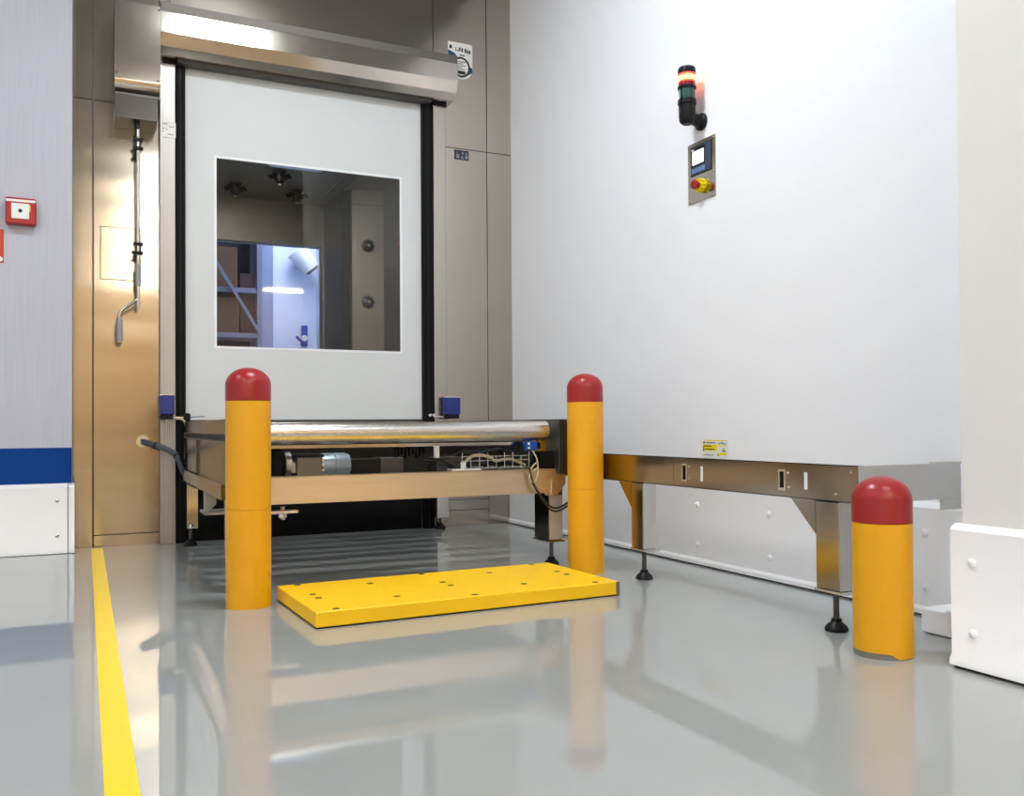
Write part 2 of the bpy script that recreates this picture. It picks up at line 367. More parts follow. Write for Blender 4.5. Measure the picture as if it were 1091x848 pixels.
dl = thing('ceiling_light', (1.82, 8.5, ZCH), 'dim bluish lamp on the chamber ceiling along the top window edge', 'ceiling light')
B(1.56, 2.08, 8.28, 8.64, ZCH - .012, ZCH).build('housing', 'lamphouse', dl); B(1.58, 2.06, 8.30, 8.62, ZCH - .018, ZCH - .012).build('diffuser', 'lampdim', dl)
t = lamp(1.3, 7.62, 1.2, 'X', ZCH, 'lampfill', 0.20)  # unseen fill lamp, added to brighten the chamber interior
t['label'] = 'added unseen lamp lighting the chamber from behind the door curtain'; del t['group']

# ================================================================== ROLL-UP DOOR
door = thing('roll_up_door', (1.61, 7.1, 0), 'white roll-up door curtain with a dark square window in steel guides', 'door')
cur = MB().plate('Y', 7.085, 7.092, (0.66, 2.58), (0.905, 3.60), [(0.902, 2.352, 1.465, 2.892)]).build('curtain', 'curtain', door)
B(0.895, 2.359, 7.087, 7.090, 1.458, 2.899).build('window_pane', 'glass', cur)
MB().plate('Y', 7.081, 7.085, (0.884, 2.370), (1.447, 2.910), [(0.902, 2.352, 1.465, 2.892)]).build('window_border', 'edge', cur)
B(0.66, 2.58, 7.075, 7.098, 0.885, 0.907, bev=0.004).build('bottom_bar', 'darksteel', cur)
# header box
hp = [(7.1, 3.90), (6.885, 3.90), (6.885, 3.845), (6.85, 3.84), (6.85, 3.69), (6.878, 3.60), (6.93, 3.555), (7.1, 3.555)]
hd = MB().prism(hp, 'X', 0.492, 2.776).build('header_box', 'steel2', door, smooth=False)
hp2 = [(7.099, 3.895), (6.89, 3.895), (6.856, 3.835), (6.848, 3.69), (6.88, 3.604), (6.93, 3.56), (7.099, 3.56)]
MB().prism(hp2, 'X', 2.776, 2.781).build('end_cap', 'steel2', hd)
B(0.492, 2.778, 6.846, 7.1, 3.838, 3.902, bev=0.002).build('top_flange', 'darkflange', hd)
B(0.62, 2.60, 6.985, 7.07, 3.535, 3.556).build('slot_lip', 'darksteel', hd)
for gx0, gx1, bx0, bx1, m in ((0.503, 0.604, 0.604, 0.677, 'alu'), (2.630, 2.739, 2.537, 2.630, 'steel')):
    g = MB().box(gx0, gx1, 7.03, 7.1, 0, 3.553, bev=0.003)
    if gx0 < 1: g.box(gx0 - 0.004, gx0 + 0.012, 7.02, 7.1, 0, 3.553, bev=0.002)
    g = g.build('side_guide', m, door)
    B(bx0, bx1, 7.045, 7.1, 0.0, 3.56, bev=0.008).build('rubber_seal', 'black', g)
    B((bx0 * .6 + bx1 * .4), (bx0 * .45 + bx1 * .55), 7.038, 7.05, 0.0, 3.56, bev=0.003).build('seal_lip', 'blackm', g)
    B(gx0 - 0.005, gx1 + 0.008, 7.024, 7.1, 3.53, 3.553).build('guide_cap', 'blackm', g)
B(0.677, 2.54, 7.11, 7.13, 0.0, 0.92).build('dark_sheet', 'black', door)  # black sheet added to stand for the dark opening below the curtain
# printed plate on the left guide
lp = B(0.499, 0.607, 7.026, 7.031, 2.985, 3.097, bev=0.001).build('printed_plate', 'white', door, label='white printed plate on the left guide')
b = MB()
for k, (x0, x1, z) in enumerate(((.51, .55, 3.08), (.56, .595, 3.062), (.51, .53, 3.045), (.54, .55, 3.04), (.51, .525, 3.025), (.55, .59, 3.005))): b.box(x0, x1, 7.0252, 7.0262, z, z + .006)
b.build('print', 'inkgrey', lp)
# motor housing beside the header
mh = MB().prism([(7.1, 3.845), (6.80, 3.845), (6.80, 3.29), (6.806, 3.262), (6.822, 3.235), (6.848, 3.215), (6.88, 3.205), (7.1, 3.205)], 'X', 0.188, 0.487, bev=0.002).build('motor_housing', 'steel2', door)
B(0.192, 0.484, 6.82, 7.1, 3.185, 3.203).build('shadow_gap', 'darksteel', mh)
B(0.186, 0.472, 6.81, 7.1, 3.03, 3.184, bev=0.004).build('gear_cover', 'steelD', mh)
B(0.19, 0.468, 6.806, 6.812, 3.02, 3.05, bev=0.002).build('cover_lip', 'steelD', mh)
for x, z in ((0.200, 3.825), (0.475, 3.815), (0.200, 3.33), (0.470, 3.31), (0.29, 3.45)):
    MB().lathe([(0.008, 0), (0.007, 0.003), (0, 0.004)], (x, 6.80, z), '-Y', 12).build('screw', 'darksteel', mh)
MB().cyl((0.345, 6.85, 3.03), (0.345, 6.85, 2.985), 0.012, 12).build('crank_socket', 'blackm', mh)

# hand crank hanging in two clips
cr = thing('hand_crank', (0.345, 6.95, 1.45), 'chromed steel hand crank hanging vertically on the steel panel left of the door', 'crank')
MB().tube([(0.345, 6.93, 3.02), (0.345, 6.93, 1.80), (0.342, 6.93, 1.775), (0.33, 6.93, 1.755), (0.245, 6.93, 1.69), (0.226, 6.93, 1.665), (0.222, 6.93, 1.63), (0.222, 6.93, 1.50)], 0.011, 12, 4).build('rod', 'chrome', cr)
MB().cyl((0.345, 6.93, 2.02), (0.345, 6.93, 1.86), 0.019, 16).build('sleeve', 'grip', cr)
MB().cyl((0.222, 6.93, 1.62), (0.222, 6.93, 1.465), 0.021, 16).build('grip', 'grip', cr)
MB().cyl((0.222, 6.93, 1.465), (0.222, 6.93, 1.455), 0.016, 16).build('grip_end', 'chrome', cr)
for z in (2.88, 2.13):
    b = MB().box(0.325, 0.365, 6.945, 7.1, z - 0.012, z + 0.012, bev=0.002)
    for dz in (-0.032, 0.032): b.box(0.312, 0.378, 6.912, 6.955, z + dz - 0.011, z + dz + 0.011, bev=0.003)
    b.box(0.325, 0.335, 6.925, 6.95, z - 0.035, z + 0.035); b.box(0.355, 0.365, 6.925, 6.95, z - 0.035, z + 0.035)
    b.build('clip', 'blackm', cr)

# door photo sensors
def door_sensor(x0, x1, label, side):
    t = thing('door_sensor', ((x0 + x1) / 2, 7.02, 0.9), label, 'sensor')
    B(x0, x1, 6.955, 7.022, 0.945, 1.086, bev=0.006).build('housing', 'sensorblue', t)
    B(x0, x1, 6.96, 7.03, 1.086, 1.094).build('top_flange', 'steelB', t)
    MB().box(x0, x1 - 0.01, 6.96, 7.022, 0.91, 0.944, bev=0.004).build('lower_case', 'blackm', t)
    for x in (x0 + 0.045, x0 + 0.06): MB().cyl((x, 6.97, 0.91), (x, 6.97, 0.79), 0.003, 8).build('pin', 'steelB', t)
    a, c = (x1 - 0.04, 0.672) if side > 0 else (2.60, x1 - 0.05)
    MB().cyl((a, 6.975, 0.926), (c, 6.975, 0.926), 0.008, 10).build('crossbar', 'steelB', t)
    return t
s1 = door_sensor(0.494, 0.592, 'blue sensor box on the left door guide with a metal crossbar', 1)
MB().lathe([(0.015, -0.03), (0.024, -0.02), (0.024, 0.02), (0.015, 0.03)], (0.678, 6.965, 0.926), 'Z', 20).build('knob', 'blackm', s1)
MB().tube([(0.60, 6.975, 0.915), (0.64, 6.965, 0.912), (0.665, 6.955, 0.88), (0.668, 6.95, 0.80), (0.665, 6.95, 0.62)], 0.008, 8).build('sensor_cable', 'cablew', s1)
MB().cyl((0.69, 6.965, 0.926), (0.80, 6.965, 0.933), 0.003, 6).build('feeler', 'blackm', s1)
s2 = door_sensor(2.690, 2.832, 'blue sensor box on the right door guide above the conveyor', -1)
for x in (2.57, 2.60): MB().lathe([(0.012, -0.012), (0.012, 0.012)], (x, 6.985, 0.94), 'Y', 14).build('screw', 'steelB', s2)

# ================================================================== LIFTING ROLLER CONVEYOR (centre)
cv = thing('roller_conveyor', (1.63, 4.75, 0), 'steel roller conveyor standing in front of the white door', 'conveyor')
for i in range(10):
    y = 4.765 + i * 0.228; r = 0.0575 if i == 0 else 0.052
    z = 0.8175 if i == 0 else 0.822
    MB().lathe([(0.03, 0), (r - .005, 0.002), (r, 0.007), (r, 1.783), (r - .005, 1.788), (0.03, 1.79)], (0.70, y, z), 'X', 32).build('roller', 'zinc', cv)
# right side plate (end seen dark) and left side plate with its row of holes
sp = B(2.545, 2.602, 4.70, 6.92, 0.56, 0.886, bev=0.002).build('side_plate', 'darksteel', cv)
B(2.536, 2.546, 4.69, 4.78, 0.57, 0.886, bev=0.002).build('end_bracket', 'darksteel', sp)
for y in (4.80, 5.02): MB().lathe([(0.008, 0), (0.006, 0.004), (0, 0.005)], (2.545, y, 0.66), '-X', 10).build('bolt', 'steelB', sp)
spl = B(0.655, 0.668, 4.74, 6.90, 0.54, 0.892, bev=0.001).build('side_plate', 'steelD', cv)
B(0.650, 0.656, 4.74, 6.90, 0.775, 0.815).build('slotted_strip', 'darksteel', spl)
b = MB()
for i in range(27): b.box(0.647, 0.651, 4.80 + i * 0.077, 4.84 + i * 0.077, 0.782, 0.808)
b.build('slot_cover', 'gap', spl, kind='stuff')
for y in (6.40, 6.45):
    b = MB()
    for z in (0.74, 0.68, 0.62, 0.57): b.lathe([(0.012, 0), (0.010, 0.004), (0, 0.005)], (0.655, y, z), '-X', 10)
    b.build('bolt_row', 'chrome', spl, kind='stuff')
B(0.640, 0.656, 6.05, 6.55, 0.56, 0.77, bev=0.002).build('side_cover', 'steelD', spl)
B(0.63, 0.69, 4.82, 6.75, 0.475, 0.555, bev=0.003).build('side_rail', 'steelR', cv)
# front cross beam
fb = MB().box(0.69, 2.47, 4.74, 4.76, 0.452, 0.592, bev=0.002).box(0.69, 2.47, 4.74, 4.80, 0.588, 0.592).box(0.69, 2.47, 4.74, 4.86, 0.448, 0.453).build('front_beam', 'steelF', cv)
b = MB()
# right front leg with gusset plate
def foot(parent, x, y, ztop, zb=0.0):
    MB().cyl((x, y, zb + 0.03), (x, y, ztop), 0.012, 14).build('threaded_rod', 'darksteel', parent)
    MB().lathe([(0.046, 0.0), (0.047, 0.012), (0.040, 0.024), (0.022, 0.038), (0.020, 0.052), (0, 0.052)], (x, y, zb), 'Z', 24).build('foot_pad', 'blackm', parent)
lg = MB().box(2.502, 2.595, 4.76, 4.95, 0.165, 0.56, bev=0.002).build('leg', 'steelR', cv)
B(2.506, 2.592, 4.757, 4.76, 0.167, 0.43).build('lit_leg_face', 'steelG', lg)  # paler plate paints this side of the leg as lit
B(2.495, 2.606, 4.75, 4.96, 0.152, 0.164, bev=0.001).build('foot_plate', 'steel2', lg)
foot(lg, 2.57, 4.86, 0.152)
MB().prism([(2.36, 0.592), (2.600, 0.592), (2.602, 0.50), (2.545, 0.435), (2.47, 0.435)], 'Y', 4.734, 4.74).build('gusset_plate', 'steelF', lg)
B(2.505, 2.515, 4.725, 4.734, 0.43, 0.53, bev=0.001).build('bent_flange', 'steelB', lg)
lg = B(0.660, 0.735, 4.78, 4.90, 0.165, 0.475, bev=0.002).build('leg', 'steel2', cv); foot(lg, 0.705, 4.85, 0.165)
lg = B(0.660, 0.735, 6.80, 6.90, 0.128, 0.56, bev=0.002).build('leg', 'steel2', cv); foot(lg, 0.688, 6.85, 0.128)
MB().lathe([(0.02, 0), (0.022, 0.012), (0.015, 0.03), (0, 0.036)], (0.688, 6.79, 0.13), 'Z', 14).build('nut', 'chrome', lg)
lg = B(2.60, 2.70, 6.90, 7.0, 0.10, 0.56, bev=0.002).build('leg', 'steelB', cv); foot(lg, 2.655, 6.985, 0.12)
# white folded bracket under the left rail
bk = MB().prism([(0.643, 0.52), (0.706, 0.52), (0.706, 0.395), (0.643, 0.335)], 'Y', 5.58, 5.66).build('folded_bracket', 'alu', cv)
B(0.643, 0.80, 5.60, 5.85, 0.33, 0.345).build('bracket_base', 'alu', bk)
# end stop plate low on the left
b = MB().box(0.86, 1.02, 4.78, 4.86, 0.395, 0.412, bev=0.002).cyl((0.945, 4.82, 0.36), (0.945, 4.82, 0.43), 0.012, 10).cyl((0.945, 4.82, 0.372), (0.945, 4.82, 0.395), 0.022, 6)
b.build('bolted_tab', 'steelB', cv)
# things mounted between the rails
B(0.70, 2.53, 4.83, 4.87, 0.735, 0.752).build('cross_bar', 'steel2', cv)
B(0.70, 2.53, 5.55, 5.57, 0.47, 0.745).build('inner_panel', 'steelI', cv)
mo = MB().lathe([(0.03, 0), (0.066, 0.004), (0.07, 0.02), (0.07, 0.072), (0.066, 0.075), (0.066, 0.08), (0.07, 0.083), (0.07, 0.14), (0.06, 0.165), (0.03, 0.17)], (1.17, 4.95, 0.635), 'X', 28).build('drive_motor', 'motor', cv)
B(1.03, 1.165, 4.86, 5.0, 0.575, 0.685, bev=0.004).build('terminal_box', 'greybox', mo)
B(1.02, 1.175, 4.855, 5.0, 0.685, 0.70, bev=0.003).build('box_lid', 'blackm', mo)
b = MB()
for k in range(4): b.box(1.15, 1.185, 4.88, 5.02, 0.582 + k * 0.027, 0.592 + k * 0.027)
b.build('cooling_fin', 'steelB', mo, kind='stuff')
MB().lathe([(0.065, 0), (0.07, 0.01), (0.07, 0.03), (0.03, 0.034)], (0.975, 4.93, 0.645), 'X', 24).build('flange', 'alu', mo)
B(0.99, 1.03, 4.88, 4.96, 0.60, 0.66, bev=0.004).build('gear_block', 'alu', mo)
B(0.90, 0.955, 4.86, 5.05, 0.50, 0.735, bev=0.01).build('drive_belt_guard', 'black', cv)
B(1.33, 1.50, 4.90, 5.05, 0.59, 0.668, bev=0.003).build('black_case', 'blackm', cv)
for x0, x1, z1 in ((1.52, 1.66, 0.67), (1.86, 2.02, 0.665)): B(x0, x1, 4.95, 5.1, 0.56, z1, bev=0.004).build('grey_case', 'darksteel', cv)
b = MB()
for k in range(9): b.box(1.62 + 0.022 * k, 1.632 + 0.022 * k, 4.98, 5.02, 0.665 + 0.01 * (k % 3), 0.73, bev=0.001)
b.build('valve_row', 'blackm', cv)
B(1.835, 1.862, 4.90, 4.93, 0.665, 0.735, bev=0.003).build('white_fitting', 'white', cv)
b = MB()
rr = random.Random(3)
for k in range(14):
    x = 1.62 + rr.random() * 0.7; z = 0.60 + rr.random() * 0.1
    b.tube([(x, 4.95, z), (x + .06, 4.93, z + .03 * rr.uniform(-1, 1)), (x + .15, 4.95, z + .03 * rr.uniform(-1, 1)), (x + .22, 4.98, z - .02)], 0.0045, 6)
b.build('hose', 'cableb', cv, kind='stuff')
# wire cable tray
b = MB()
for k in range(9):
    x = 1.98 + k * 0.054
    b.cyl((x, 4.84, 0.598), (x, 4.84, 0.692 - 0.02 * (k % 3 == 1)), 0.0028, 6); b.cyl((x, 4.84, 0.60), (x, 5.0, 0.60), 0.0028, 6)
for z in (0.600, 0.645, 0.67): b.cyl((1.97, 4.84, z), (2.42, 4.84, z), 0.0028, 6)
b.cyl((1.97, 4.99, 0.60), (2.42, 4.99, 0.60), 0.0028, 6)
b.build('wire_tray', 'steelB', cv)
MB().tube([(1.99, 4.86, 0.62), (2.03, 4.85, 0.665), (2.09, 4.84, 0.678), (2.16, 4.84, 0.662), (2.20, 4.86, 0.64), (2.30, 4.87, 0.65), (2.40, 4.87, 0.61)], 0.009, 8).build('grey_hose', 'cablew', cv)
fl = MB().box(1.90, 2.08, 4.80, 4.88, 0.593, 0.600).build('fitting_plate', 'white', cv)
MB().cyl((1.985, 4.84, 0.60), (1.985, 4.84, 0.638), 0.016, 14).build('fitting_nut', 'white', fl)
# black bearing block and brown cover at the right end
B(2.44, 2.545, 4.75, 4.84, 0.60, 0.695, bev=0.004).build('bearing_block', 'black', cv)
B(2.42, 2.545, 4.775, 4.84, 0.695, 0.76, bev=0.002).build('roller_bracket', 'steel', cv)
# blue light barrier with its cables
ls = B(2.335, 2.415, 4.72, 4.78, 0.70, 0.757, bev=0.012).build('light_barrier', 'sensorblue2', cv)
B(2.405, 2.44, 4.74, 4.78, 0.71, 0.752, bev=0.004).build('barrier_bracket', 'blackm', ls)
for z in (0.718, 0.742): MB().lathe([(0.007, 0), (0.006, 0.004), (0, 0.005)], (2.352, 4.72, z), '-Y', 10).build('indicator', 'white', ls)
MB().tube([(2.38, 4.73, 0.70), (2.395, 4.71, 0.66), (2.405, 4.71, 0.61), (2.40, 4.71, 0.55), (2.375, 4.71, 0.50), (2.355, 4.71, 0.52), (2.365, 4.70, 0.57), (2.395, 4.70, 0.60), (2.40, 4.70, 0.56), (2.37, 4.70, 0.515), (2.345, 4.70, 0.545), (2.36, 4.705, 0.60), (2.40, 4.72, 0.63)], 0.0045, 8, 5).build('coiled_cable', 'cablew', ls)
for k in range(2):
    o = 0.018 * k
    MB().tube([(2.345, 4.70, 0.600), (2.362, 4.70, 0.528 - o * .3), (2.40, 4.69, 0.456 - o * .5), (2.467, 4.68, 0.376 - o), (2.524, 4.68, 0.364 - o), (2.593, 4.68, 0.395 - o), (2.66, 4.70, 0.435 - o), (2.70, 4.76, 0.50 - o)], 0.006, 8, 4).build('black_cable', 'cableb', ls)

# cable bundle from the wall to the conveyor
cb = thing('cable_bundle', (0.383, 7.09, 0.75), 'bundle of dark grey cables from the steel panel to the conveyor', 'cables')
path = [(0.383, 7.10, 0.753), (0.395, 7.04, 0.745), (0.463, 7.0, 0.722), (0.543, 6.96, 0.690), (0.604, 6.92, 0.645), (0.622, 6.84, 0.571), (0.655, 6.74, 0.488), (0.690, 6.65, 0.450), (0.72, 6.5, 0.442)]
for k in range(6):
    a = k * math.pi / 3; r = 0.014
    MB().tube([(p[0] + r * math.cos(a + i * .25) * .6, p[1] + r * math.cos(a + i * .25) * .6, p[2] + r * math.sin(a + i * .25)) for i, p in enumerate(path)], 0.009, 8, 3).build('cable', 'cable', cb)
for i in (2, 4, 6):
    p = Vector(path[i]); d = (Vector(path[i + 1]) - Vector(path[i - 1])).normalized()
    MB().cyl(p - d * 0.005, p + d * 0.005, 0.027, 14).build('cable_tie', 'cableb', cb)
MB().lathe([(0.045, 0), (0.045, 0.002), (0, 0.003)], (0.385, 7.0995, 0.752), '-Y', 20).build('wall_grommet', 'steelB', cb)

# ================================================================== SIDE CONVEYOR FRAME (right)
sf = thing('conveyor_frame', (2.79, 2.75, 0), 'long stainless conveyor side frame on two legs along the white wall', 'conveyor')
X0 = 2.745
MB().plate('X', X0, X0 + 0.004, (2.615, 3.838), (0.532, 0.682), [(2.886, 2.910, 0.572, 0.645), (3.026, 3.050, 0.572, 0.645), (3.594, 3.618, 0.568, 0.643), (3.728, 3.758, 0.570, 0.640)]).box(X0, X0 + 0.035, 2.615, 3.838, 0.678, 0.682).box(X0, X0 + 0.035, 2.615, 3.838, 0.532, 0.536).build('side_rail', 'steelR', sf)
MB().plate('X', X0, X0 + 0.004, (3.840, 5.02), (0.532, 0.682)).box(X0, X0 + 0.035, 3.840, 5.02, 0.678, 0.682).box(X0, X0 + 0.035, 3.840, 5.02, 0.532, 0.536).build('side_rail', 'steelR', sf)
for y in (3.038, 3.743):
    lt = B(X0 + 0.006, X0 + 0.03, y - 0.022, y + 0.022, 0.56, 0.65).build('latch', 'blackm', sf)
    MB().plate('X', X0 - 0.003, X0, (y - 0.022, y + 0.022), (0.560, 0.652), [(y - 0.013, y + 0.013, 0.570, 0.642)]).build('latch_rim', 'steelB', lt)
    for z in (0.575, 0.637): MB().lathe([(0.006, 0), (0.005, 0.003), (0, 0.004)], (X0, y - 0.036, z), '-X', 10).build('screw', 'steelB', lt)
for y, z in ((2.645, 0.655), (2.728, 0.563)): MB().lathe([(0.007, 0), (0.006, 0.003), (0, 0.004)], (X0, y, z), '-X', 10).build('screw', 'steelB', sf)
MB().box(X0 + 0.004, 3.33, 2.612, 2.616, 0.532, 0.680).box(X0 + 0.004, 3.33, 2.616, 2.64, 0.676, 0.680).box(3.21, 3.33, 2.612, 2.617, 0.487, 0.535).box(3.20, 3.33, 2.606, 2.66, 0.680, 0.686).build('end_beam', 'steelG', sf)  # lighter steel than the rail, painting this end as the lit side
for y0, y1, gy in ((2.715, 2.855, 2.985), (4.125, 4.250, 4.365)):
    leg = MB().box(X0, X0 + 0.088, y0, y1 - 0.012, 0.170, 0.531, bev=0.003).build('leg', 'steelR', sf)
    MB().prism([(y1 - 0.012, 0.531), (gy, 0.531), (y1 - 0.012, 0.392)], 'X', X0, X0 + 0.006).build('gusset', 'steelR', leg)
    B(X0 + 0.004, X0 + 0.085, y0 - 0.003, y0, 0.172, 0.530).build('lit_leg_face', 'steelG', leg)  # front side painted brighter than the leg, as if lit
    B(X0 - 0.004, X0 + 0.105, y0 - 0.014, y1 - 0.005, 0.158, 0.169, bev=0.001).build('foot_plate', 'steelB', leg)
    foot(leg, X0 + 0.040, (y0 + y1) / 2 - 0.012, 0.158)

# ================================================================== BOLLARDS
def bollard(x, y, h, label, seam=None, cap=0.16, r=0.105, zb=0.0):
    t = thing('safety_bollard', (x, y, 0), label, 'bollard', 'safety bollards')
    zt = h - cap
    if seam:
        MB().lathe([(r, 0.0), (r, seam - .002), (r - .002, seam - .0003)], (x, y, 0), 'Z', 56).build('lower_sleeve', 'yellow', t)
        MB().lathe([(r - .002, seam + .0003), (r, seam + .002), (r, zt - .001), (r - .002, zt)], (x, y, 0), 'Z', 56).build('upper_sleeve', 'yellow', t)
    else:
        sl = MB().lathe([(r, 0.0), (r, 0.06), (r, zt - .001), (r - .002, zt)], (x, y, 0), 'Z', 72)
        for v in sl.bm.verts:
            if v.co.z < 0.001:
                a = (math.degrees(math.atan2(v.co.y - y, v.co.x - x)) - 150 + 180) % 360 - 180   # degrees from the side that faces the floor line
                k = max(0, min(1, (105 - abs(a)) / 22)); v.co.z = 0.003 + 0.019 * k * k * (3 - 2 * k)
        sl.build('sleeve', 'yellow', t)
        MB().lathe([(r - .002, 0.0), (r - .002, 0.03)], (x, y, 0), 'Z', 56).build('base_ring', 'concrete', t)
    pr = [(r - .003, zt), (r + .0005, zt + .002), (r + .0005, h - 0.085)]
    for k in range(1, 11):
        a = k * math.pi / 20; pr.append(((r + .0005) * math.cos(a), h - 0.085 + 0.085 * math.sin(a)))
    pr[-1] = (0, h)
    MB().lathe(pr, (x, y, 0), 'Z', 56).build('cap', 'red', t)
    return t
bollard(0.706, 4.42, 1.135, 'tall yellow bollard with red cap left of the conveyor', 0.461, 0.160)
bollard(2.634, 4.55, 1.150, 'tall yellow bollard with red cap right of the conveyor', 0.484, 0.168)
bollard(2.660, 2.42, 0.655, 'short yellow bollard with red cap beside the near wall pier', None, 0.17)

# ================================================================== YELLOW FLOOR PLATE
fp = thing('floor_plate', (1.625, 4.156, 0), 'thick bright yellow board lying on the floor between two bollards', 'floor plate')
def rot(mb):
    mb.bm.transform(Matrix.Translation((1.625, 4.156, 0)) @ Matrix.Rotation(0.036, 4, 'Z') @ Matrix.Translation((-1.625, -4.156, 0))); return mb
rot(B(0.862, 2.388, 3.797, 4.515, 0.006, 0.072, bev=0.004)).build('board', 'plate_yellow', fp)
rot(B(0.868, 2.382, 3.803, 4.509, 0.0, 0.006)).build('rubber_underlay', 'black', fp)
b = rot(MB().box(2.371, 2.391, 3.794, 3.83, 0.004, 0.070).box(2.386, 2.391, 3.794, 4.515, 0.004, 0.060)).build('corner_edge', 'greybox', fp, label='grey scraped corner')
for i, x in enumerate((0.958, 1.284, 1.612, 1.943, 2.270)):
    yy = (4.487, 4.205, 4.105, 3.83) if i % 2 == 0 else (4.35, 3.968)
    for y in yy:
        b = MB().lathe([(0.016, 0), (0.016, 0.0012), (0.010, 0.0012), (0.010, 0.0005), (0, 0.0005)], (x, y, 0.0718), 'Z', 18); b.build('bolt_recess', 'hole', fp) if False else rot(b).build('bolt_recess', 'hole', fp)

# ================================================================== WALL-MOUNTED THINGS
# fire alarm call point, left wall
cp = thing('fire_call_point', (-0.385, 6.87, 2.30), 'small red fire call point with white centre on the grey wall', 'fire alarm')
B(-0.475, -0.295, 6.80, 6.87, 2.214, 2.392, bev=0.008).build('housing', 'callred', cp)
B(-0.472, -0.298, 6.797, 6.803, 2.362, 2.378, bev=0.001).build('top_strip', 'white', cp)
gp = B(-0.440, -0.335, 6.794, 6.802, 2.25, 2.352, bev=0.002).build('break_plate', 'white', cp)
MB().lathe([(0.013, 0), (0.012, 0.003), (0, 0.003)], (-0.388, 6.794, 2.302), '-Y', 18).build('black_dot', 'ink', gp)
B(-0.334, -0.328, 6.795, 6.801, 2.30, 2.345).build('gold_clip', 'estop_y', cp)
sg = thing('fire_sign', (-0.56, 6.868, 2.07), 'edge of an orange-red sign below the fire call point', 'sign')
B(-0.63, -0.489, 6.862, 6.87, 1.958, 2.182, bev=0.003).build('board', 'signred', sg)
MB().lathe([(0.016, 0), (0.014, 0.002), (0, 0.002)], (-0.508, 6.862, 1.982), '-Y', 16).build('white_dot', 'white', sg)

# signal tower
TX, TY = 3.27, 4.40
st = thing('signal_tower', (TX, TY, 2.66), 'black signal tower with lit red lamp on the white wall', 'signal light')
MB().lathe([(0.050, 2.765), (0.050, 2.69), (0.046, 2.668), (0.03, 2.652), (0, 2.65)][::-1], (TX, TY, 0), 'Z', 32).build('base', 'blackm', st)
MB().tube([(TX, TY, 2.70), (TX + .02, TY, 2.695), (3.36, TY, 2.682)], 0.036, 20, 0).lathe([(0.052, 0), (0.052, 0.014), (0.040, 0.026)], (XR, TY, 2.680), '-X', 28).build('wall_arm', 'blackm', st)
MB().lathe([(0.053, 2.768), (0.056, 2.772), (0.056, 2.796), (0.053, 2.80)], (TX, TY, 0), 'Z', 32).build('collar', 'blackm', st)
MB().lathe([(0.049, 2.80), (0.049, 2.86)], (TX, TY, 0), 'Z', 32).build('green_lens', 'lens_green', st)
MB().lathe([(0.053, 2.86), (0.056, 2.864), (0.056, 2.876), (0.053, 2.88)], (TX, TY, 0), 'Z', 32).build('collar', 'blackm', st)
MB().lathe([(0.051, 2.88), (0.051, 2.902)], (TX, TY, 0), 'Z', 32).build('red_lens_base', 'lens_red', st)
MB().lathe([(0.049, 2.902), (0.049, 2.952)], (TX, TY, 0), 'Z', 32).build('red_lens', 'lens_on', st)
b = MB()
MB().lathe([(0.0495, 2.912), (0.0505, 2.916), (0.0505, 2.934), (0.0495, 2.938)], (TX, TY, 0), 'Z', 32).build('lit_band', 'bulb', st)
MB().lathe([(0.051, 2.952), (0.053, 2.956), (0.053, 2.982), (0.048, 2.992), (0, 2.994)], (TX, TY, 0), 'Z', 32).build('top_cap', 'blackm', st)

# control panel
pn = thing('control_panel', (XR, 4.405, 2.2), 'steel control panel with small screen and red emergency stop on the wall', 'control panel')
B(XR - 0.007, XR, 4.272, 4.536, 2.378, 2.572, bev=0.001).build('upper_plate', 'steel', pn)
lwp = B(XR - 0.007, XR, 4.272, 4.536, 2.204, 2.376, bev=0.001).build('lower_plate', 'steel', pn)
for y in (4.285, 4.522):
    for z in (2.216, 2.362, 2.56): MB().lathe([(0.006, 0), (0.005, 0.003), (0, 0.004)], (XR - 0.007, y, z), '-X', 10).build('screw', 'steelB', pn)
hm = B(XR - 0.0125, XR - 0.007, 4.306, 4.500, 2.372, 2.545, bev=0.003).build('touch_panel', 'bezel', pn)
B(XR - 0.010, XR - 0.007, 4.302, 4.504, 2.368, 2.549).build('dark_gasket', 'blackm', hm)
B(XR - 0.0135, XR - 0.0115, 4.362, 4.494, 2.420, 2.535).build('screen_frame', 'blackm', hm)
B(XR - 0.0145, XR - 0.012, 4.372, 4.480, 2.434, 2.515).build('screen', 'screen', hm)
b = MB()
for k in range(4): b.box(XR - 0.0145, XR - 0.0115, 4.362 + k * 0.034, 4.391 + k * 0.034, 2.384, 2.412, bev=0.001)
b.build('key_row', 'keys', hm)
B(XR - 0.0145, XR - 0.012, 4.465, 4.490, 2.521, 2.530).build('maker_mark', 'white', hm)
es = MB().lathe([(0.040, 0), (0.040, 0.006), (0.036, 0.012), (0.024, 0.014), (0.022, 0.03), (0, 0.03)], (XR - 0.007, 4.392, 2.292), '-X', 24).build('emergency_stop', 'estop_y', pn)
b = MB()
for k in range(10):
    a = k * math.pi / 5
    b.lathe([(0.009, 0.004), (0.009, 0.034), (0.006, 0.038), (0, 0.038)], (XR - 0.007, 4.392 + 0.034 * math.cos(a), 2.292 + 0.034 * math.sin(a)), '-X', 10)
b.build('guard_lobes', 'estop_y', es)
MB().lathe([(0.018, 0.02), (0.018, 0.05), (0.027, 0.052), (0.028, 0.066), (0.022, 0.076), (0, 0.080)], (XR - 0.007, 4.392, 2.292), '-X', 24).build('push_button', 'red', es)

